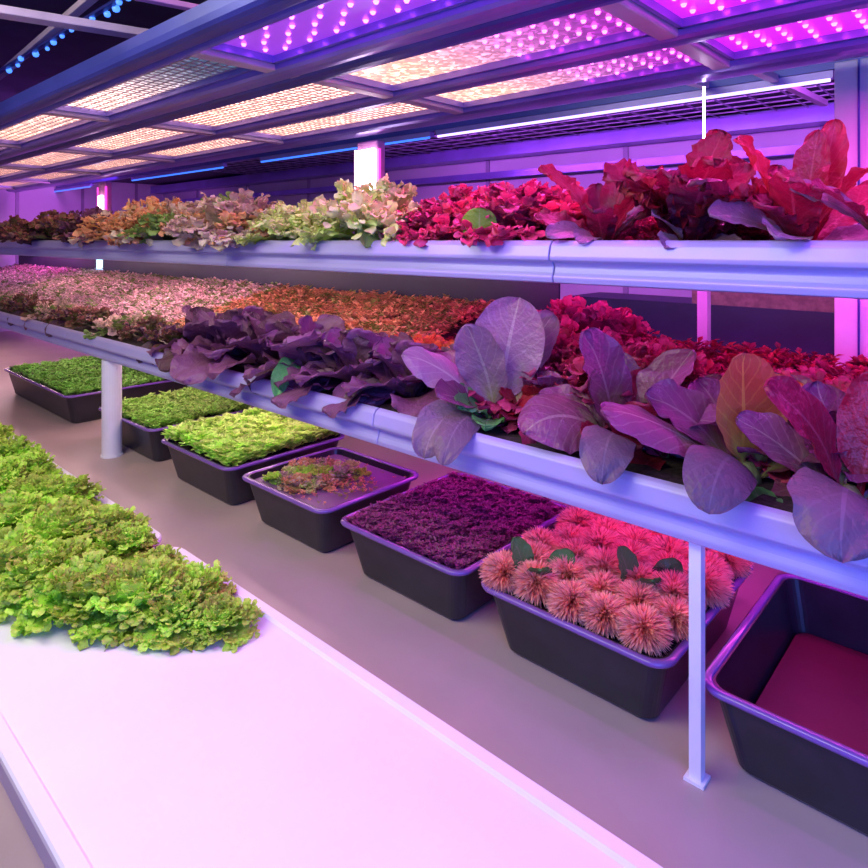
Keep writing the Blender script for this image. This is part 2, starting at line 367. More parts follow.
# blue LED strips, upper struts, wire mesh behind
M['led_blue'] = emit('blue_led', (.02,.15,1), 3)
M['led_core'] = emit('blue_led_core', (.05,.20,1), 2.3)
M['strip_blue'] = emit('blue_strip', (.03,.17,1), 1.7)
M['strip_viol'] = emit('violet_white_strip', (.50,.36,1), 3)
for x0p, x1p, mt, lab in ((40,92,'strip_blue','short blue strip lamp far left on the back beam'),(133,225,'strip_blue','blue strip lamp between the two lamp posts'),
                          (262,432,'strip_blue','long blue strip lamp passing behind the twin-tube post'),(438,834,'strip_viol','violet white strip lamp behind the red lettuces at the right')):
    Y = 2.9; x0, x1 = PX(x0p,Y), PX(x1p,Y)
    t = thing('strip_light', lab, 'strip light', ((x0+x1)/2, Y, EYE+.625), 0)
    h = (x1-x0)/2
    b = MB(); b.box(-h,h,-.02,.02,0,.03); b.build('channel', M['alu'], t)
    b = MB(); b.tube([(-h+.01,-.012,-.006),(h-.01,-.012,-.006)], .0075, 8); b.build('lit_tube', M[mt], t)
b = MB(); b.box(-9.1,1.5,2.87,2.93,EYE+.655,EYE+.72)
tag(b.build('lamp_beam', M['rail']), 'long dark beam carrying the strip lamps behind the rack', 'beam')
for i,(Y,Z,pa,pb) in enumerate(((1.09,.97,0,139),(.98,.95,395,20))):
    if i: continue
    t = thing('led_string', 'string of bright blue LEDs hanging in the dark upper left corner', 'LED string', (0,0,0))
    x0, x1 = PX(-60,Y), PX(139,Y)
    b = MB(); b.box(x0,x1,Y-.012,Y+.012,EYE+Z,EYE+Z+.012); b.build('strip', M['rail'], t)
    n = 24
    random.seed(4)
    for k in range(n):
        x = x0+(x1-x0)*(1-((1-(k+.5)/n))**1.5); yy = Y+random.uniform(-.03,.03)
        b = MB(); r=.015*random.uniform(.7,1.2); v=[]; 
        for a in range(5):
            for q in range(8):
                th = a*pi/4; v.append((x+r*sin(th)*cos(q*pi/4), yy+r*sin(th)*sin(q*pi/4), EYE+Z-.004+r*cos(th)))
        b.add(v, [(a*8+q,a*8+(q+1)%8,(a+1)*8+(q+1)%8,(a+1)*8+q) for a in range(4) for q in range(8)])
        b.build('led_bulb', M['led_core'], t, smooth=True)
def beam(name, label, p, q, wd, ht, mt):
    p, q = Vector(p), Vector(q); d = q-p; L_ = d.length
    o = thing(name, label, 'beam', p); b = MB(); b.box(0, L_, -wd/2, wd/2, -ht/2, ht/2)
    c = b.build('bar', M[mt], o, bevel=.004); o.rotation_euler = d.to_track_quat('X','Z').to_euler(); return o
def PH(px, py, Z):                    # point at height Z above the eye
    d = 650*Z/(240-py); cx = d*(px-434)/650; return (C_*cx-S_*d, S_*cx+C_*d, EYE+Z)
beam('overhead_strut', 'broad lilac strut crossing the upper left corner', PH(-60,2,.80), PH(165,38,.80), .075, .03, 'lilac')
beam('overhead_strut', 'thin pink strut slanting up through the upper left corner', PH(-20,92,1.0), PH(105,-14,1.0), .04, .03, 'lilac')
beam('overhead_strut', 'short violet strut at the top left between the blue LEDs and the rail', PH(135,-4,.78), PH(215,12,.78), .035, .02, 'magpost')
b = MB()
x0,x1,y0,y1,zz = -6.5,.9,2.95,4.1,EYE+.74
for x in np.arange(x0,x1,.16): b.box(x-.0035,x+.0035,y0,y1,zz,zz+.007)
for y in np.arange(y0,y1,.13): b.box(x0,x1,y-.0035,y+.0035,zz+.007,zz+.014)
cb_ = MB(); cb_.box(-9.2,3,2.97,4.3,EYE+.79,EYE+.81); tag(cb_.build('mesh_backing_board', M['dark']), 'dark board added above the wire mesh as its backdrop', 'ceiling board')  # dark board added to darken what shows through the mesh
tag(b.build('wire_mesh', M['wire']), 'dark wire mesh ceiling between the light frame and the back wall', 'mesh')
for a_, lab in ((658,'short pale bracket arm running back from the light frame over the dark red lettuce'),(735,'long lilac bracket arm running back from the light frame at the right')):
    X = PX(a_, 2.42)
    beam('bracket_arm', lab, (X, 2.42, H+.04), (X+.02, 3.0 if a_<700 else 3.7, H+.08), .035, .03, 'lilac')
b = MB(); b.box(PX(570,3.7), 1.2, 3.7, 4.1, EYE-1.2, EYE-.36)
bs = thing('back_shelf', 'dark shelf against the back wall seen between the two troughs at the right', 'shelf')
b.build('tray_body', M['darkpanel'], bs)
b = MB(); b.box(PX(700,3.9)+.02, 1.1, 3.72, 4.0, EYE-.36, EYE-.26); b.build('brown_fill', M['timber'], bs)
b = MB()
for x in (PX(570,3.7)+.05, 1.0): b.box(x, x+.04, 3.8, 3.84, 0, EYE-1.2)
b.build('support', M['rail'], bs)

# ------------------------------------------------------------------ leaves
def leaf(mb, rng, L_, W_, e0, bend, cup=.25, ruf=.12, freq=3, az=0., base=(0,0,0), shape='spoon', nu=12, nv=8, roll=0., r0=.01, twist=0., rnd=None, uvs=(0,1)):
    u = 1-(1-np.linspace(0,1,nu+1))**1.35; v = np.sin(np.linspace(-1,1,nv+1)*1.35)/sin(1.35)
    a = e0 - bend*(u**1.3)
    ds = np.diff(u)*L_
    r = r0+np.concatenate([[0], np.cumsum(np.cos(a[:-1])*ds)]); z = np.concatenate([[0], np.cumsum(np.sin(a[:-1])*ds)])
    if shape=='spoon':
        s = np.clip((u-.18)/.82,0,1); wd = W_*.5*np.maximum(1.98*s**.6*np.clip(1-s,0,1)**.5, .11*(1-u)+.0)
    elif shape=='fan':
        s = np.clip((u-.02)/.98,0,1); wd = W_*.5*(.16*(1-s)+1.55*s**.85*np.clip(1-s,0,1)**.40)
    else:
        s = u; wd = W_*.5*(.14*(1-s)+1.75*s**.7*np.clip(1-s,0,1)**.5)
    U, V = np.meshgrid(u, v, indexing='ij'); Wd = np.repeat(wd[:,None], nv+1, 1)
    p1, p2, p3, p4 = rng.uniform(0, 2*pi, 4)
    e = np.maximum(np.abs(V), np.clip((U-.75)/.25,0,1))**2*np.clip(U*3,0,1)
    sg = np.sign(V)
    ph = 2*pi*freq*(U*1.0+.25*V*(U>.8))
    off = ruf*W_*e*(np.sin(ph+p1+sg*p2)+.6*np.sin(2.1*ph+p3*sg+V*3)) + cup*Wd*V*V*1.0 + ruf*.25*W_*np.sin(5*V+p3+U*9)*np.clip(U*2,0,1)
    lat = V*Wd*(1+ruf*.7*np.sin(2*pi*freq*1.7*U+p3+sg*p4))
    tw = twist*U + roll
    lat2 = lat*np.cos(tw)-off*np.sin(tw); off2 = lat*np.sin(tw)+off*np.cos(tw)
    X = r[:,None] - np.sin(a)[:,None]*off2 + ruf*.3*W_*e*np.sin(2*pi*freq*V*1.3+p2)*(U>.6)*np.cos(a)[:,None]
    Z = z[:,None] + np.cos(a)[:,None]*off2; Yy = lat2
    ca, sa = cos(az), sin(az)
    P = np.stack([base[0]+X*ca-Yy*sa, base[1]+X*sa+Yy*ca, base[2]+Z], -1).reshape(-1,3)
    f = []
    for i in range(nu):
        for j in range(nv):
            q = i*(nv+1)+j; f.append((q, q+nv+1, q+nv+2, q+1))
    rv = rng.uniform() if rnd is None else rnd
    mb.add(P, f, np.stack([U.ravel()*(uvs[1]-uvs[0])+uvs[0], (V.ravel()+1)/2], -1), rv)
    return P.reshape(nu+1, nv+1, 3), rv
def head(seed, n, R, kind='fan', ruf=.16, freq=4, e_in=1.45, e_out=.25, bend_in=.4, bend_out=1.1, wr=.8, nu=12, nv=10, lmin=.55, cup=.2, nl=0, ls=.3):
    rng = np.random.default_rng(seed); mb = MB(); az = rng.uniform(0,6)
    for i in range(n):
        k = i/(n-1)                                   # 0 = inner, 1 = outer
        L_ = R*(lmin+(1-lmin)*k**.7)*rng.uniform(.85,1.12); az += 2.39996+rng.uniform(-.25,.25)
        e = e_in+(e_out-e_in)*k+rng.uniform(-.12,.12); bd = bend_in+(bend_out-bend_in)*k+rng.uniform(-.2,.25)
        leaf(mb, rng, L_, L_*wr*rng.uniform(.85,1.15), e, bd, cup, ruf, freq, az, (0,0,.004*(1-k)), kind, nu, nv, rng.uniform(-.3,.3)) if not nl else frilly(mb, rng, L_, L_*wr*rng.uniform(.85,1.15), e, bd, az, nl, ls)
    return mb
def frilly(mb, rng, L_, W_, e, bd, az, nl, ls):
    """a blade whose rim is gathered into many small curled lobes"""
    P, rv = leaf(mb, rng, L_, W_, e, bd, .2, .04, 2, az, (0,0,0), 'fan', 9, 8, uvs=(0,.7))
    for k in range(nl):
        t = (k+rng.uniform(.1,.9))/nl*2-1; ring = rng.uniform() < .62
        ui = 9 if ring else int(rng.integers(4, 9)); ui = int(np.clip(ui-abs(t)*2.5, 3, 9)); vi = int(np.clip(round((t+1)*4), 0, 8))
        p = P[ui, vi] + rng.normal(size=3)*.05*L_
        p[2] = max(p[2], .012)
        l = L_*ls*rng.uniform(.7,1.25)
        leaf(mb, rng, l, l*rng.uniform(1.0,1.5), e-bd*.5+rng.uniform(-.5,1.1), rng.uniform(.3,1.6), rng.uniform(-.4,.5), .10, 1.5, az+t*.9+rng.uniform(-.7,.7), tuple(p), 'fan', 5, 6,
             rng.uniform(-.5,.5), 0., rnd=float(np.clip(rv+rng.uniform(-.22,.22),0,1)), uvs=(.45,1))
def core(r, h):                                      # the stem stub every head grows from
    b = MB(); b.tube([(0,0,-.004),(0,0,h*.5),(0,0,h)], [r, r*.8, r*.3], 10); return b
M['stem'] = leafmat('pale_green_stem', (.35,.45,.15),(.35,.45,.15),(.35,.45,.15),(.5,.55,.3),0,.5,.2)
LM = dict(
 frill_green = leafmat('frilly_green_leaf', (.55,.72,.12),(.40,.74,.05),(.66,.92,.12),(.55,.72,.25),.3),
 frill_yellow = leafmat('frilly_yellow_green_leaf', (.50,.62,.12),(.52,.74,.12),(.85,.96,.36),(.7,.7,.4),.3, alt=(.62,.62,.26)),
 bronze = leafmat('bronze_green_leaf', (.20,.28,.06),(.16,.20,.05),(.40,.12,.12),(.4,.4,.2),.3, alt=(.10,.04,.07)),
 orange = leafmat('orange_rimmed_leaf', (.22,.34,.06),(.50,.36,.14),(.98,.46,.24),(.6,.5,.3),.3, alt=(.62,.50,.40)),
 pinkpale = leafmat('pale_pink_green_leaf', (.20,.30,.08),(.48,.42,.26),(.85,.55,.48),(.6,.5,.4),.3, alt=(.20,.30,.07)),
 redfrill = leafmat('crimson_frilly_leaf', (.24,.03,.05),(.36,.02,.08),(.62,.06,.17),(.6,.2,.25),.3),
 orangered = leafmat('orange_red_frilly_leaf', (.40,.18,.05),(.70,.12,.05),(.95,.22,.07),(.6,.3,.2),.3),
 darkred = leafmat('dark_red_leaf', (.14,.02,.03),(.17,.006,.03),(.26,.01,.045),(.50,.10,.14),.5, .36, .35),
 redleaf = leafmat('red_leaf', (.22,.03,.05),(.27,.008,.035),(.36,.010,.06),(.56,.12,.18),.6, .36, .25),
 plum = leafmat('plum_ruffled_leaf', (.12,.08,.06),(.17,.05,.13),(.32,.12,.26),(.30,.13,.22),.6, alt=(.10,.045,.07)),
 purple = leafmat('purple_spoon_leaf', (.24,.32,.07),(.19,.065,.10),(.23,.05,.15),(.36,.22,.22),.9, .27, .22),
 mauve = leafmat('mauve_spoon_leaf', (.36,.42,.14),(.34,.20,.26),(.34,.17,.29),(.50,.44,.38),1., .30, .25),
 grey = leafmat('grey_purple_drooping_leaf', (.20,.16,.14),(.19,.115,.15),(.21,.12,.16),(.36,.24,.30),.7, .42, .15),
 olive = leafmat('olive_red_upright_leaf', (.62,.66,.10),(.40,.19,.06),(.50,.13,.07),(.66,.60,.10),1., .38, .45),
 green = leafmat('dark_green_leaf', (.12,.30,.08),(.10,.34,.09),(.12,.38,.08),(.25,.45,.2),.8, .38, .25),
 brightgreen = leafmat('bright_green_leaf', (.25,.60,.05),(.22,.62,.03),(.30,.70,.05),(.45,.75,.2),.8, .4, .3),
)
protos = {}
def proto(kind, i=0):
    key = (kind, i)
    if key not in protos:
        s = sum(map(ord, kind))*7 + i*31
        if kind == 'lollo': mb = head(s, 16, .15, 'fan', .1, 3, 1.5, .30, .3, 1.0, 1.0, lmin=.6, nl=34, ls=.18)
        elif kind == 'small': mb = head(s, 12, .115, 'fan', .1, 3, 1.5, .35, .4, 1.2, .95, lmin=.6, nl=24, ls=.20)
        elif kind == 'plume': mb = head(s, 17, .19, 'fan', .055, 2.5, 1.4, .35, .25, 1.3, .85, 22, 16, .7)
        elif kind == 'curly': mb = head(s, 22, .135, 'fan', .1, 3, 1.5, .25, .2, 1.0, 1.05, lmin=.65, nl=34, ls=.185)
        elif kind == 'rosette': mb = head(s, 12, .19, 'spoon', .06, 2, 1.3, .15, .5, 1.3, .62, 14, 10, .75)
        protos[key] = mb
    return protos[key]
pcache = {}
def plant(name, label, kind, i, mat, X, Y, Z, sc=1., rz=0., group=None, szv=1., cat='lettuce', extra=None):
    key = (kind, i, mat)
    t = thing(name, label, cat, (X, Y, Z), rz, group); t.scale = (sc, sc, sc*szv)
    if key not in pcache:
        pcache[key] = (proto(kind, i).mesh('foliage', LM[mat], True), core(.014, .03).mesh('stem', M['stem'], True))
    for nm, me in zip(('foliage','stem'), pcache[key]):
        o = bpy.data.objects.new(nm, me); C.objects.link(o); o.parent = t
    if extra:
        for k, (mt, specs) in enumerate(extra.items()):
            mb = MB(); rng = np.random.default_rng(k+5)
            for s in specs: leaf(mb, rng, **s)
            o = mb.build('outer_leaves', LM[mt], t, smooth=True)
    return t
def hero(name, label, X, Y, Z, groups, cat='lettuce', seed=1, sc=1.):
    """a large plant whose leaves are laid out one by one; one mesh for each colour of leaf"""
    t = thing(name, label, cat, (X, Y, Z), 0); t.scale = (sc, sc, sc)
    rng = np.random.default_rng(seed)
    for nm, mt, specs in groups:
        mb = MB()
        for s in specs: leaf(mb, rng, **s)
        mb.build(nm, LM[mt], t, smooth=True)
    b = core(.022, .03); b.build('stem', M['stem'], t, smooth=True)
    return t
# screen-facing azimuths: right on screen, left on screen, towards camera, away
AR = math.atan2(S_, C_)              # picture right
AL, AB = AR+pi, AR+pi/2              # picture left, away
AF = AR-pi/2                         # towards the camera

def D(**k):
    d = dict(L_=.2, W_=.12, e0=1, bend=.8, cup=.25, ruf=.05, freq=2, az=0, nu=22, nv=16); d.update(k)
    if 'roll' not in k: d['roll'] = .95*cos(d['az']-AR)*(.72 if d['e0']<1.2 else 1)
    d['ruf'] *= .75; d['freq'] *= 1.25; return d

# ---- upper trough plants, left to right
UPB = EYE-.016
def upz(px, name, label, kind, i, mat, sc, Y=1.56, **k):
    return plant(name, label, kind, i, mat, PX(px, Y), Y, UPB, sc, rz=px*.37, **k)
ulist = [
 (6,'small','bronze',1.3,'small dark bronze lettuce at the far left end of the upper trough'),
 (24,'small','bronze',1.3,'dark bronze lettuce second from the far left of the upper trough'),
 (44,'small','bronze',1.35,'dark bronze lettuce left of the slim lamp post on the upper trough'),
 (62,'lollo','bronze',1.15,'dull reddish green lettuce in the upper trough just left of the far lamp post'),
 (84,'small','bronze',1.4,'dark reddish lettuce in front of the far lamp post'),
 (103,'small','plum',1.4,'purplish dark lettuce below the far single-lamp post on the upper trough'),
 (124,'small','orange',1.35,'small orange tipped lettuce right of the far lamp post'),
 (143,'lollo','orange',1.05,'bushy green lettuce with orange rims, second right of the far lamp post'),
 (166,'lollo','orange',1.22,'tall orange topped frilly lettuce in the left part of the upper trough'),
 (190,'small','pinkpale',1.45,'dusty pink and green lettuce right of the tall orange topped one'),
 (213,'small','orange',1.25,'low orange flecked lettuce in the gap before the pale pink mound'),
 (238,'lollo','pinkpale',1.25,'tall pale pink mound of frilly lettuce in the upper trough'),
 (262,'small','orange',1.20,'orange and green lettuce right of the tall pale pink mound'),
]
for k,(px,kd,mt,sc,lab) in enumerate(ulist):
    upz(px,'frilly_lettuce',lab,kd,k%2,mt,sc*1.5,group='frilly lettuces on the upper trough')
upz(292,'frilly_lettuce','orange tipped lettuce with a dark green outer leaf hanging over the upper trough','lollo',1,'frill_yellow',1.4,group='frilly lettuces on the upper trough',
    extra={'green':[D(L_=.13,W_=.085,e0=.5,bend=1.6,az=AF-.9),D(L_=.12,W_=.07,e0=.4,bend=1.7,az=AF+.2)],'mauve':[D(L_=.15,W_=.07,e0=.5,bend=2.0,az=AF-.2)]})
upz(376,'frilly_lettuce','big bright yellow green frilly lettuce spilling over the middle of the upper trough','curly',0,'frill_yellow',1.62,Y=1.56,szv=1.15,group='frilly lettuces on the upper trough',
    extra={'pinkpale':[D(L_=.115,W_=.06,e0=.9,bend=2.2,az=AF-.6),D(L_=.11,W_=.06,e0=.8,bend=2.,az=AF-.1),D(L_=.13,W_=.06,e0=.8,bend=2.1,az=AL+.6)]})
upz(330,'frilly_lettuce','small pale green lettuce tucked left of the big yellow green one','small',1,'frill_yellow',1.6,Y=1.62,group='frilly lettuces on the upper trough')
for px,sc,Y,mt,lab in ((447,.95,1.66,'redfrill','pinkish red frilly lettuce right of the big yellow green one'),(480,1.05,1.70,'redfrill','crimson frilly lettuce rising above the round green leaf'),
                    (515,1.15,1.66,'redfrill','tall crimson frilly lettuce in the middle of the red group on the upper trough'),(548,1.0,1.72,'redfrill','rose red frilly lettuce left of the first tall red leaf')):
    upz(px,'frilly_lettuce',lab,'curly',px%2,mt,sc*1.5,Y=Y,group='frilly lettuces on the upper trough')
hero('round_leaf_seedling','seedling with one round bright green leaf leaning over the upper trough rim',PX(479,1.462),1.462,UPB+.004,[
  ('round_leaf','brightgreen',[D(L_=.105,W_=.12,e0=1.45,bend=.2,az=AF,shape='oval',cup=.15,ruf=.02,r0=.005,roll=0.)]),
  ('side_leaf','grey',[D(L_=.075,W_=.04,e0=.6,bend=1.6,az=AL+.9,shape='oval')])])
# red romaine at 600
def redplant(px, Y, label, specs_red, specs_low, mat='darkred', seed=3, low='mauve', sc=1.12):
    for q in specs_low: q['e0'] += .25
    for q in specs_red: q.update(freq=q['freq']*1.6, nu=30, ruf=q['ruf']*.8, roll=q['roll']*.75)
    return hero('red_lettuce', label, PX(px,Y), Y, UPB, [('leaves',mat,specs_red),('outer_leaves',low,specs_low)], seed=seed, sc=sc)
redplant(604,1.56,'red lettuce with two curled upright leaves, left of the big dark red one',
  [D(L_=.24,W_=.10,e0=1.25,bend=.9,az=AL+.15,shape='fan',ruf=.09,freq=3),D(L_=.20,W_=.11,e0=1.35,bend=.3,az=AR+.4,shape='fan',ruf=.1),D(L_=.19,W_=.10,e0=1.0,bend=.5,az=AF+.5,shape='fan',ruf=.08),
   D(L_=.17,W_=.1,e0=.9,bend=.6,az=AR-.4,shape='fan',ruf=.1),D(L_=.16,W_=.1,e0=1.3,bend=.2,az=AB,shape='fan',ruf=.1),D(L_=.17,W_=.1,e0=.7,bend=.7,az=AL-.2,shape='fan',ruf=.1),D(L_=.16,W_=.10,e0=.9,bend=.9,az=AF-.4,shape='fan',ruf=.1)],
  [D(L_=.15,W_=.07,e0=.35,bend=1.1,az=AL+.35),D(L_=.13,W_=.06,e0=.3,bend=1.2,az=AL+.9),D(L_=.13,W_=.06,e0=.7,bend=.4,az=AR-.6)], seed=8)
redplant(688,1.56,'big dark red lettuce with a dense ruffled dome, left of the rightmost red head',
  [D(L_=.21+.02*math.sin(k*2.1),W_=.15,e0=1.35-.45*abs(math.sin(k*1.3)),bend=.9,az=AF+k*2.4,shape='fan',ruf=.11,freq=3,cup=.15) for k in range(15)]+
  [D(L_=.25,W_=.13,e0=1.25,bend=1.3,az=AL+.1,shape='fan',ruf=.1,freq=3),D(L_=.26,W_=.12,e0=1.5,bend=.5,az=AR+.1,shape='fan',ruf=.1,freq=3),D(L_=.22,W_=.14,e0=1.3,bend=.8,az=AR,shape='fan',ruf=.1,freq=3)],
  [D(L_=.12,W_=.07,e0=.1,bend=.9,az=AF-.7),D(L_=.13,W_=.07,e0=.5,bend=.5,az=AL+.6),D(L_=.11,W_=.06,e0=.1,bend=.9,az=AF+.6)], seed=9)
redplant(798,1.57,'tall crimson lettuce with upright pointed leaves and wide purple lower leaves',
  [D(L_=.23,W_=.085,e0=1.5,bend=.15,az=AR,shape='oval',ruf=.10),D(L_=.24,W_=.12,e0=1.2,bend=.3,az=AL+.1,shape='fan',ruf=.09),D(L_=.26,W_=.09,e0=1.25,bend=-.1,az=AR+.15,shape='oval',ruf=.07),
   D(L_=.20,W_=.12,e0=1.0,bend=.4,az=AF+.5,shape='fan',ruf=.08),D(L_=.19,W_=.12,e0=.9,bend=.5,az=AF-.6,shape='fan',ruf=.08),D(L_=.23,W_=.1,e0=.65,bend=.1,az=AR+.1,shape='oval',ruf=.07),
   D(L_=.18,W_=.11,e0=1.3,bend=.3,az=AB,shape='fan',ruf=.08),D(L_=.19,W_=.11,e0=.9,bend=.8,az=AL-.4,shape='fan',ruf=.08),D(L_=.16,W_=.11,e0=.8,bend=.7,az=AL+.6,shape='fan',ruf=.08)],
  [D(L_=.20,W_=.09,e0=.35,bend=.7,az=AL+.25),D(L_=.17,W_=.09,e0=.15,bend=.7,az=AF-.7),D(L_=.15,W_=.08,e0=.0,bend=.2,az=AF+.9),D(L_=.16,W_=.07,e0=.5,bend=.4,az=AL-.2)], 'redleaf', 10)
redplant(895,1.55,'reddish purple plant on the upper trough cut off by the right edge',
  [D(L_=.19,W_=.1,e0=.8,bend=.5,az=AL+.2,shape='fan',ruf=.07),D(L_=.18,W_=.1,e0=1.2,bend=.3,az=AR,shape='fan'),D(L_=.18,W_=.12,e0=1.3,bend=.5,az=AF,shape='fan')],
  [D(L_=.17,W_=.09,e0=.5,bend=2.0,az=AF-.5),D(L_=.2,W_=.08,e0=.6,bend=.7,az=AL-.1)], 'redleaf', 11)
for px,lab in ((640,'deep red frilly lettuce half hidden between the two dark red heads'),(745,'low brown green lettuce between the two tall red heads at the upper right'),(575,'low deep red lettuce behind the purple lower leaves of the curled one')):
    upz(px,'frilly_lettuce',lab,'curly',0,'redfrill' if px!=745 else 'darkred',.75,Y=1.70,group='frilly lettuces on the upper trough')

# ---- lower trough front row
LOB = EYE+LZ-.016
def lowp(px, Y): return PX(px, Y), Y, LOB
SP = D
# rightmost hero
x,y,z = lowp(748,1.45)
hero('purple_leafed_lettuce','large purple plant with an olive red upright leaf and a round drooping leaf',x,y,z,[
 ('upright_leaves','olive',[SP(L_=.195,W_=.14,e0=1.62,bend=.10,az=AL,cup=.18,ruf=.03,roll=-1.2),SP(L_=.17,W_=.12,e0=1.15,bend=.15,az=AR+.35,cup=.2,ruf=.03)]),
 ('spreading_leaves','purple',[SP(L_=.255,W_=.11,e0=.75,bend=.65,az=AL+.12,cup=-.25,ruf=.04,roll=-.35),SP(L_=.25,W_=.10,e0=.55,bend=.10,az=AR-.05,cup=.45,roll=.4),
      SP(L_=.19,W_=.11,e0=1.05,bend=.8,az=AL-.3,roll=-.5),SP(L_=.15,W_=.08,e0=.95,bend=.9,az=AF+.9),SP(L_=.20,W_=.12,e0=1.1,bend=.6,az=AR+.9),SP(L_=.17,W_=.10,e0=1.2,bend=.7,az=AB+.3),SP(L_=.22,W_=.11,e0=.8,bend=.9,az=AB-.3)]),
 ('drooping_leaves','grey',[SP(L_=.22,W_=.10,e0=.95,bend=2.2,az=AF-.70,cup=-.2,ruf=.02)]),
 ('green_leaf','green',[SP(L_=.105,W_=.06,e0=.15,bend=.8,az=AF-.25)])],seed=21, sc=1.38)
x,y,z = lowp(622,1.45)
hero('purple_leafed_lettuce','purple plant with a curled left leaf, between the tall mauve and olive red ones',x,y,z,[
 ('upright_leaves','purple',[SP(L_=.22,W_=.12,e0=1.5,bend=.5,az=AL+.05,cup=.25),SP(L_=.21,W_=.12,e0=1.15,bend=.35,az=AR-.1,cup=.3,roll=.3),SP(L_=.18,W_=.11,e0=1.3,bend=.4,az=AB)]),
 ('spreading_leaves','purple',[SP(L_=.20,W_=.13,e0=1.0,bend=1.9,az=AL+.15,cup=-.3,ruf=.03),SP(L_=.19,W_=.09,e0=.55,bend=.5,az=AR+.1,cup=.3),SP(L_=.19,W_=.09,e0=.8,bend=.7,az=AF+.7),SP(L_=.17,W_=.1,e0=.7,bend=.6,az=AL-.6)]),
 ('drooping_leaves','grey',[SP(L_=.21,W_=.09,e0=.95,bend=2.3,az=AF-.45,cup=-.1)]),
 ('inner_leaves','darkred',[SP(L_=.15,W_=.09,e0=1.0,bend=.4,az=AF+.1),SP(L_=.15,W_=.09,e0=1.2,bend=.4,az=AR+.6),SP(L_=.13,W_=.06,e0=.7,bend=.6,az=AL+.8)])],seed=22, sc=1.38)
x,y,z = lowp(492,1.45)
hero('mauve_leafed_lettuce','tall mauve plant with a pale veined upright leaf and a long leaf reaching left',x,y,z,[
 ('upright_leaves','mauve',[SP(L_=.255,W_=.16,e0=1.45,bend=.15,az=AR,roll=1.2,cup=.2,ruf=.03),SP(L_=.25,W_=.11,e0=1.15,bend=.3,az=AR+.3,cup=.25),SP(L_=.21,W_=.11,e0=1.75,bend=-.35,az=AR+.3,cup=.2),SP(L_=.23,W_=.10,e0=1.05,bend=.9,az=AL+.15,cup=-.2)]),
 ('spreading_leaves','purple',[SP(L_=.17,W_=.09,e0=.9,bend=.8,az=AR-.5),SP(L_=.19,W_=.1,e0=1.0,bend=.9,az=AL-.6),SP(L_=.16,W_=.09,e0=.8,bend=.7,az=AL+.7)]),
 ('drooping_leaves','grey',[SP(L_=.22,W_=.07,e0=.6,bend=1.9,az=AF-.55,cup=-.2),SP(L_=.22,W_=.09,e0=.7,bend=2.2,az=AL+.75,cup=.1)]),
 ('red_leaves','redleaf',[SP(L_=.16,W_=.09,e0=.7,bend=.3,az=AR+.05),SP(L_=.13,W_=.08,e0=.7,bend=.7,az=AF+.6)]),
 ('green_leaves','green',[SP(L_=.12,W_=.08,e0=.8,bend=.8,az=AL+.9,shape='fan',ruf=.09),SP(L_=.11,W_=.08,e0=.5,bend=.8,az=AF-.2,shape='fan',ruf=.09),SP(L_=.1,W_=.08,e0=1.0,bend=.6,az=AL+.4,shape='fan',ruf=.1)])],seed=23, sc=1.38)
x,y,z = lowp(850,1.44)
hero('purple_leafed_lettuce','dark purple plant with a bright pink top leaf cut off by the right edge',x,y,z,[
 ('upright_leaves','redleaf',[SP(L_=.21,W_=.09,e0=1.35,bend=.9,az=AL+.1,cup=.2),SP(L_=.2,W_=.1,e0=1.4,bend=.3,az=AR)]),
 ('spreading_leaves','purple',[SP(L_=.17,W_=.08,e0=.9,bend=.6,az=AL-.5),SP(L_=.2,W_=.12,e0=.6,bend=.6,az=AR+.2),SP(L_=.15,W_=.08,e0=1.0,bend=.9,az=AF+.5),SP(L_=.17,W_=.11,e0=1.3,bend=.4,az=AB)]),
 ('drooping_leaves','grey',[SP(L_=.215,W_=.125,e0=.90,bend=2.25,az=AF-.62,cup=-.2)])],seed=24, sc=1.38)
for px,Y,i,mt,sc,lab in ((560,1.60,0,'purple',1.25,'broad leafed purple lettuce behind and left of the curled purple plant'),(690,1.60,1,'purple',1.25,'broad leafed purple lettuce between the two largest purple plants'),
      (820,1.58,0,'purple',1.3,'broad leafed dark purple lettuce left of the pink topped edge plant'),(437,1.56,1,'purple',1.15,'purple lettuce filling the gap left of the tall mauve plant'),(535,1.5,1,'darkred',.9,'low dark red lettuce at the foot of the tall mauve plant'),
      (665,1.48,0,'darkred',.8,'low dark red lettuce under the long left leaf of the olive red plant')):
    plant('purple_lettuce', lab, 'rosette', i, mt, PX(px,Y), Y, LOB, sc, px, 'broad leafed lettuces filling the lower trough')
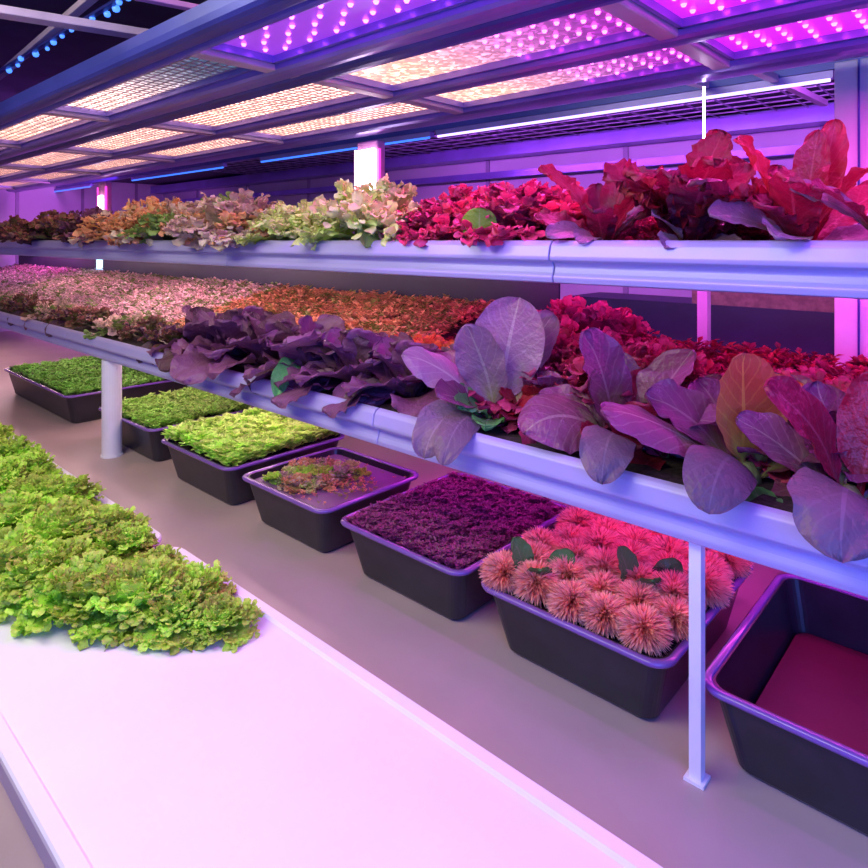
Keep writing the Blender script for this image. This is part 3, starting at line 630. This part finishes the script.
# plum ruffled heads
for px,sc,lab,ex in ((412,.95,'plum ruffled lettuce with a dark drooping leaf, left of the tall mauve plant',{'grey':[SP(L_=.19,W_=.09,e0=.8,bend=2.3,az=AF+.1)],'purple':[SP(L_=.2,W_=.1,e0=.9,bend=.9,az=AL+.6)]}),
                  (362,1.02,'big plum ruffled lettuce with mauve highlights, second left of the tall mauve plant',{'plum':[SP(L_=.2,W_=.13,e0=.6,bend=1.3,az=AF-.2,shape='fan',ruf=.08),SP(L_=.21,W_=.12,e0=1.1,bend=1.4,az=AF-.7,shape='fan',ruf=.08)],'grey':[SP(L_=.18,W_=.06,e0=.8,bend=2.3,az=AF-.1)]}),
                  (315,1.05,'plum ruffled lettuce with dark green leaves hanging over the rim',{'green':[SP(L_=.18,W_=.095,e0=.8,bend=2.3,az=AF+.1),SP(L_=.19,W_=.085,e0=.8,bend=2.3,az=AF-.7)]}),
                  (272,1.08,'dark plum ruffled lettuce, third from the left of the plum group',{'grey':[SP(L_=.17,W_=.08,e0=.8,bend=2.3,az=AF)]}),
                  (238,1.1,'tall dark plum lettuce, second from the left of the plum group',{}),
                  (208,1.0,'leftmost plum lettuce where the pale pink plants begin',{'bronze':[SP(L_=.17,W_=.07,e0=.8,bend=2.3,az=AF-.5)]})):
    Y = 1.47; plant('plum_lettuce', lab, 'plume', px%2, 'plum', PX(px,Y), Y, LOB, sc*1.42, px*.5, 'plum lettuces in the lower trough', extra=ex)
for px,sc,Y,mt,lab in ((445,.85,1.66,'orangered','orange red frilly lettuce behind the plum heads'),(415,.7,1.75,'orangered','small orange red lettuce behind the plum heads, further back'),
     (556,1.15,1.72,'redfrill','tall crimson frilly lettuce behind the tall mauve plant'),(600,1.1,1.68,'redfrill','crimson frilly lettuce behind the curled purple leaf'),
     (650,1.0,1.72,'redfrill','ruby frilly lettuce left of the pale rod'),(735,.78,1.75,'redfrill','low ruby frilly lettuce behind the olive red upright leaf'),
     (775,.85,1.68,'redfrill','ruby frilly lettuce right behind the olive red upright leaf'),(822,.9,1.70,'redfrill','ruby frilly lettuce in front of the wide pillar'),
     (690,.7,1.62,'redfrill','deep pink frilly lettuce between the two large purple plants'),(520,.9,2.0,'redfrill','crimson lettuce in the back row under the upper trough'),
     (590,1.15,2.05,'redfrill','bright pink lettuce in the back row, left of the pale rod')):
    plant('frilly_lettuce', lab, 'curly', px%2, mt, PX(px,Y), Y, LOB+max(0,Y-1.6)*.15, sc*1.65, px, 'frilly red lettuces on the lower shelf')
for k,px in enumerate((8,22,38,56,76,98,122,148,176)):
    Y=1.44; nm=['far left end','second from the far left','third from the far left','fourth from the far left','in line with the thick white post','just right of the thick white post','third from last before the plum group','second from last before the plum group','last before the plum group'][k]
    plant('frilly_lettuce', 'small olive green lettuce on the lower trough rim, '+nm, 'small', k%2, 'bronze' if k%3 else 'pinkpale', PX(px,Y), Y, LOB, 1.28, px, 'olive lettuces along the lower trough rim',
          extra={'bronze':[SP(L_=.15,W_=.07,e0=.4,bend=1.9,az=-pi/2+.5,nu=10,nv=6),SP(L_=.14,W_=.07,e0=.3,bend=1.8,az=-pi/2-.4,nu=10,nv=6)]})

# ------------------------------------------------------------------ carpets of seedlings (uncountable)
def sprig(seed, n=6, L_=.02, W_=.012, top=0):
    rng = np.random.default_rng(seed); v=[];f=[];uv=[]
    for i in range(n):
        az = i*2.4+rng.uniform(-.3,.3); e = rng.uniform(.1,1.1); l = L_*rng.uniform(.7,1.2); w_=W_*rng.uniform(.8,1.2); h=L_*.9*rng.uniform(.4,1.1)
        ca,sa=cos(az),sin(az)
        for r,s,dz in ((.0,0,0),(l*.5,w_*.5,l*.5*sin(e)+.1*l),(l,0,l*sin(e)*.8),(l*.5,-w_*.5,l*.5*sin(e)+.1*l)):
            v.append((r*ca-s*sa, r*sa+s*ca, h+dz))
        k=len(v)-4; f.append((k,k+1,k+2,k+3)); uv += [(.2,.5),(.7,.9),(1,.5),(.7,.1)]
    return np.array(v), f, np.array(uv)
def carpet(name, label, mat, pts, hfun, scale, seed, parent=None, templ=None, cat='seedlings'):
    rng = np.random.default_rng(seed); mb = MB()
    T = [sprig(seed+i, **(templ or {})) for i in range(5)]
    V=[];F=[];U=[];R=[];n=0
    for (x,y) in pts:
        v,f,uv = T[rng.integers(5)]; a=rng.uniform(0,6.28); s=scale*rng.uniform(.7,1.3); ca,sa=cos(a),sin(a)
        q = np.stack([x+(v[:,0]*ca-v[:,1]*sa)*s, y+(v[:,0]*sa+v[:,1]*ca)*s, hfun(x,y)+v[:,2]*s],-1)
        V.append(q); F += [tuple(k+n for k in g) for g in f]; U.append(uv); R.append(np.full(len(v), rng.uniform())); n+=len(v)
    mb.add(np.concatenate(V), F, np.concatenate(U), np.concatenate(R))
    o = mb.build(name, mat, parent)
    return tag(o, label, cat, kind='stuff')
rng = np.random.default_rng(7)
M['blossom_pink'] = leafmat('pale_pink_seedling', (.16,.24,.06),(.80,.42,.46),(1,.74,.80),(.9,.7,.7),0, alt=(.20,.26,.07), crinkle=0)
M['blossom_orange'] = leafmat('orange_seedling', (.20,.22,.06),(.75,.30,.18),(.95,.45,.28),(.9,.5,.4),0, alt=(.24,.24,.06), crinkle=0)
def bumps(z0, amp, fr):
    from mathutils import noise
    return lambda x,y: z0+amp*(1.3*noise.noise((x*fr*.8,y*fr*.8,1.3))+.9*noise.noise((x*fr*2.2,y*fr*2.2,4.)))
pts = []
for i in range(12000):
    x = -8.8+rng.uniform()**.8*6.3; y = rng.uniform(1.50, 2.36); pts.append((x,y))
lz0 = bumps(LOB+.012, .012, 22); lowz = lambda x,y: lz0(x,y)+max(0,y-1.55)*.22
rz0 = bumps(LOB+.012,.014,14); redz = lambda x,y: rz0(x,y)+max(0,y-1.6)*.13
carpet('seedling_bed','dense bed of pale pink and white seedlings filling the left of the lower shelf',M['blossom_pink'],[p for p in pts if p[0]<-3.4],lowz,1.25,3)
p2 = [(rng.uniform(-3.4,-1.75), rng.uniform(1.55,2.36)) for _ in range(4200)]
carpet('seedling_bed','dense bed of orange and green seedlings behind the plum lettuces on the lower shelf',M['blossom_orange'],p2,lowz,1.25,4)
M['blossom_red'] = leafmat('crimson_seedling', (.2,.02,.04),(.35,.02,.05),(.60,.05,.12),(.9,.3,.4),0, crinkle=0)
p3 = [(rng.uniform(-1.75,.6), rng.uniform(1.6,2.36)) for _ in range(3500)]
carpet('seedling_bed','bed of crimson seedlings behind the large purple plants on the lower shelf',M['blossom_red'],p3,redz,1.3,5)

# ------------------------------------------------------------------ black trays
BZ = EYE-1.09; RH = .183
def rrect(x0,x1,y0,y1,r,n=6):
    o=[]
    for cx,cy,a0 in ((x1-r,y1-r,0),(x0+r,y1-r,pi/2),(x0+r,y0+r,pi),(x1-r,y0+r,3*pi/2)):
        for k in range(n+1): a=a0+k*pi/2/n; o.append((cx+r*cos(a),cy+r*sin(a)))
    return o
def loft(mb, rings):
    n=len(rings[0][0]); v=[]
    for ring,z in rings: v += [(x,y,z) for x,y in ring]
    f=[(i*n+k,i*n+(k+1)%n,(i+1)*n+(k+1)%n,(i+1)*n+k) for i in range(len(rings)-1) for k in range(n)]
    f += [tuple(range(n))[::-1], tuple((len(rings)-1)*n+k for k in range(n))]
    mb.add(v,f)
M['rim_m'] = plain('violet_edge_rim', (.22,.10,.42), .18, var=.1, coat=.5)  # violet edge glow of the black rim is put into its colour
def tray(x0,x1,y0,y1,label,fill=.022,mat='soil'):
    cx,cy=(x0+x1)/2,(y0+y1)/2; hx,hy=(x1-x0)/2,(y1-y0)/2; tp=.055
    t = thing('plant_tray', label, 'tray', (cx,cy,BZ), 0, 'black plant trays on the bench')
    b = MB()
    R=lambda o,r: rrect(-hx+o,hx-o,-hy+o,hy-o,r)
    loft(b, [(R(tp+.012,.03),0.),(R(tp,.035),.012),(R(.018,.04),RH-.012),(R(.016,.04),RH-.004),(R(.022,.036),RH-.004),(R(tp+.004,.03),.016),(R(tp+.03,.02),.014)])
    b.build('tray_body', M['black'], t, smooth=False)
    b = MB(); 
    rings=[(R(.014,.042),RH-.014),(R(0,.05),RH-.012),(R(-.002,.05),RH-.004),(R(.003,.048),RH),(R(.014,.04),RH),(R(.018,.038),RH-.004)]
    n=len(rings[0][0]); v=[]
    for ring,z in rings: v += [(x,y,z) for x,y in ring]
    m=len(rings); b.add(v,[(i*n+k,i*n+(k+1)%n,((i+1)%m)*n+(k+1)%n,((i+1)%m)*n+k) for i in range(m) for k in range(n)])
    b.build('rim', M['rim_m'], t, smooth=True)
    if mat:
        ins=lambda h: .028+.045*(1-h/RH); b = MB(); loft(b, [(R(ins(RH-fill-.02),.03),RH-fill-.02),(R(ins(RH-fill),.034),RH-fill)]); b.build('growing_medium', M[mat], t)
    return t
M['film'] = plain('violet_tray_liner', (.18,.08,.24), .35, var=.2)
M['redlit'] = plain('red_lit_tray_floor', (.12,.01,.025), .5, var=.2, scale=3)  # red light inside the empty tray, put into its colour
TY=1.345
tr = [(-5.35,-4.10,TY,2.15),(-3.74,-3.08,TY+.03,1.97),(-2.93,-2.33,TY,1.97),(-2.25,-1.73,TY,1.84),(-1.66,-1.13,TY,1.95),(-1.08,-.56,TY,1.97),(-.50,.05,TY,1.97)]
tray(*tr[0],'black tray of dark green sprouts behind the thick white post, farthest in the row')
tray(*tr[1],'black tray of green sprouts, second farthest, right of the thick white post')
tray(*tr[2],'black tray of bright yellow green seedlings, third in the row')
tray(*tr[3],'black tray with a small mixed clump of seedlings on bare violet soil',mat='film')
tray(*tr[4],'large black tray filled with dark magenta sprouts')
tray(*tr[5],'black tray filled with fluffy pink blooms')
tray(*tr[6],'black tray with an empty inside coloured as red lit at the lower right',fill=.12,mat='redlit')
def tpts(t, n, seed, m=.03):
    r = np.random.default_rng(seed); return [(r.uniform(t[0]+m,t[1]-m), r.uniform(t[2]+m,t[3]-m)) for _ in range(n)]
TZ = BZ+RH-.028
M['sprout_d'] = leafmat('dark_green_sprout', (.08,.24,.02),(.18,.50,.05),(.36,.70,.12),(.3,.5,.1),0, crinkle=0)
M['sprout_g'] = leafmat('green_sprout', (.10,.32,.02),(.28,.62,.06),(.55,.80,.16),(.3,.5,.1),0, crinkle=0)
M['sprout_y'] = leafmat('yellow_green_sprout', (.25,.55,.03),(.52,.88,.08),(.82,1,.28),(.7,.8,.3),0, crinkle=0)
M['sprout_m'] = leafmat('magenta_sprout', (.05,.01,.03),(.20,.03,.12),(.34,.05,.22),(.4,.1,.3),0, crinkle=0, trans=.15)
carpet('sprouts','dark green sprouts in the farthest black tray',M['sprout_d'],tpts(tr[0],2400,1),bumps(TZ+.012,.008,20),1.15,11,cat='sprouts')
carpet('sprouts','green sprouts in the tray right of the thick white post',M['sprout_g'],tpts(tr[1],2400,2),bumps(TZ+.012,.008,24),1.15,12,cat='sprouts')
carpet('sprouts','bright yellow green seedlings heaped in the third tray',M['sprout_y'],tpts(tr[2],2600,3),bumps(TZ+.018,.014,26),1.7,13,cat='sprouts')
carpet('sprouts','dense dark magenta sprouts in the large tray',M['sprout_m'],tpts(tr[4],9000,4,.022),bumps(TZ+.012,.010,30),.62,14,cat='sprouts')
# mixed clump
r = np.random.default_rng(31)
for k in range(16):
    jr, ic = k//4, k%4
    X = tr[3][0]+.10+ic*.062+.018*(jr%2)+r.uniform(-.01,.01); Y = TY+.10+jr*.07+ic*.012+r.uniform(-.01,.01)
    mt = ['frill_green','frill_yellow','orange','pinkpale'][(k*3+jr)%4]
    cn = {'frill_green':'green','frill_yellow':'yellowish','orange':'orange rimmed','pinkpale':'dusty pink'}[mt]
    wh = ['front','second','third','back'][jr]+' row of the mixed clump, '+['left end','left of middle','right of middle','right end'][ic]
    plant('lettuce_seedling', f'tiny {cn} seedling, {wh}','small',k%2,mt,X,Y,TZ+.006,.36+.08*(k%3),k,'tiny seedlings in the mixed clump')
pp = [(tr[3][0]+.25+r.normal()*.11, TY+.23+r.normal()*.08) for _ in range(500)]
pp = [p for p in pp if tr[3][0]+.04<p[0]<tr[3][1]-.04 and TY+.04<p[1]<1.8]
carpet('sprouts','sparse brownish sprouts scattered round the mixed clump',M['blossom_orange'],pp,lambda x,y:TZ+.006,.45,15,cat='sprouts')

# fluffy pink blooms
M['bloom'] = leafmat('fluffy_pink_petal', (.95,.22,.20),(1,.36,.29),(1,.60,.50),(1,.5,.5),0, trans=.35, crinkle=0)
def bloom(seed):
    r = np.random.default_rng(seed); mb = MB(); v=[];f=[];uv=[];R=[]
    n=1500
    for i in range(n):
        z = 1-1.45*(i+.5)/n; ph=i*2.39996; s=math.sqrt(max(0,1-z*z)); d=np.array([s*cos(ph),s*sin(ph),z]); d += r.normal(size=3)*.12; d/=np.linalg.norm(d)
        a=np.cross(d,[0,0,1.]); a/= (np.linalg.norm(a)+1e-6); b_=np.cross(d,a)
        th=r.uniform(0,6.28); q=a*cos(th)+b_*sin(th); L0=.006; L1=.041*r.uniform(.85,1.1); w_=.0024
        k=len(v); v += [tuple(d*L0), tuple(d*(L0+L1)*.55+q*w_), tuple(d*L1+b_*.004), tuple(d*(L0+L1)*.55-q*w_)]
        f.append((k,k+1,k+2,k+3)); uv += [(0,.5),(.6,.5),(1,.5),(.6,.5)]; R += [r.uniform()]*4
    mb.add(np.array(v)*[1,1,.8]+[0,0,.03],f,uv,np.array(R)); return mb
bl = [bloom(s).mesh('petals', M['bloom'], False) for s in (1,2,3)]
cb = core(.012,.03).mesh('stem', M['stem'])
nx,ny=5,6; k=0
rowname=['front','second','third','fourth','fifth','back']; cn=['far left','left','middle','right','far right']
for j in range(ny):
    for i in range(nx):
        X=tr[5][0]+.065+i*.097+(.035 if j%2 else -.0)-.01+r.uniform(-.008,.008); Y=tr[5][2]+.065+j*.092+r.uniform(-.008,.008)
        if X>tr[5][1]-.045: X=tr[5][1]-.05
        t = thing('pink_bloom', f'fluffy pink bloom in the pink tray, {rowname[j]} row, {cn[i]}', 'flower', (X,Y,TZ), r.uniform(0,6), 'fluffy pink blooms in the black tray'); s=1.62*r.uniform(.9,1.1); t.scale=(s,s,s)
        for nm,me in (('petals',bl[k%3]),('stem',cb)):
            o=bpy.data.objects.new(nm,me); C.objects.link(o); o.parent=t
        k+=1
for X,Y,lab in ((tr[5][0]+.12,TY+.11,'small green leaves between the pink blooms at the left of their tray'),(tr[5][0]+.35,TY+.25,'brownish green leaf pair standing among the pink blooms near the thin strut')):
    hero('leaf_shoot',lab,X,Y,TZ,[('leaves','green',[D(L_=.09,W_=.05,e0=1.4,bend=.3,az=AL,shape='oval'),D(L_=.08,W_=.05,e0=1.2,bend=.6,az=AF,shape='oval'),D(L_=.08,W_=.05,e0=1.1,bend=.5,az=AR,shape='oval')])],'leaf shoot',sc=1.7)

# ------------------------------------------------------------------ white lettuce channels on the bench, left foreground
CZ = EYE-.955
for x0,x1,lab in ((-6.5,-2.03,'white planting channel running away along the left of the bench'),(-1.99,-.25,'nearer white planting channel with the rounded corner, bottom left')):
    t = thing('planting_channel', lab, 'planting channel', ((x0+x1)/2, .66, BZ)); hx=(x1-x0)/2; hy=.31
    R=lambda o,r_: rrect(-hx+o,hx-o,-hy+o,hy-o,r_)
    b=MB(); loft(b,[(R(.03,.05),0.),(R(.012,.06),.12)]); b.build('channel_body',M['white'],t)
    b=MB(); loft(b,[(R(0,.07),.12),(R(0,.07),.131),(R(.004,.066),.135),(R(.03,.05),.135),(R(.036,.045),.128)]); b.build('lid',M['lid'],t,smooth=False)
lets = [(-8,432,1.1),(22,432,1.05),(10,462,1.1),(52,470,1.0),(-5,495,1.1),(38,505,1.15),(88,500,1.1),(140,522,1.0),(8,535,1.1),(60,545,1.15),(112,535,1.0),(172,535,.9),
        (-5,585,1.2),(40,590,1.1),(85,610,1.05),(135,612,1.1),(160,575,.8),(212,592,1.0),(175,622,.9),(238,620,.75)]
desc = ['at the far left edge','at the top of the bed','below the topmost one at the left','beside the channel rim near the top','at the left edge, second down','left of centre of the bed','beside the rim, halfway along the visible far channel','sticking out toward the bench just before the rounded corner','at the left edge, third down','in the middle of the bed','left of the one at the channel end','at the end of the far channel','at the lower left edge','lower left, right of the edge one','just left of the bottom centre one','bottom centre of the bed','tucked just behind the large frilly one nearest the bench','large frilly one nearest the bench','bottom right of the bed','smallest, at the right end of the bed']
for k,((px,py,sc),ds) in enumerate(zip(lets,desc)):
    X,Y = PZ(px, py+2, -.96)
    plant('green_lettuce','vivid green frilly lettuce '+ds,'curly',k%2,'frill_green',X,min(Y,.83),EYE-.958,sc*.95*(.85 if Y>.72 else 1),k*1.3,'green frilly lettuces in the white channels')
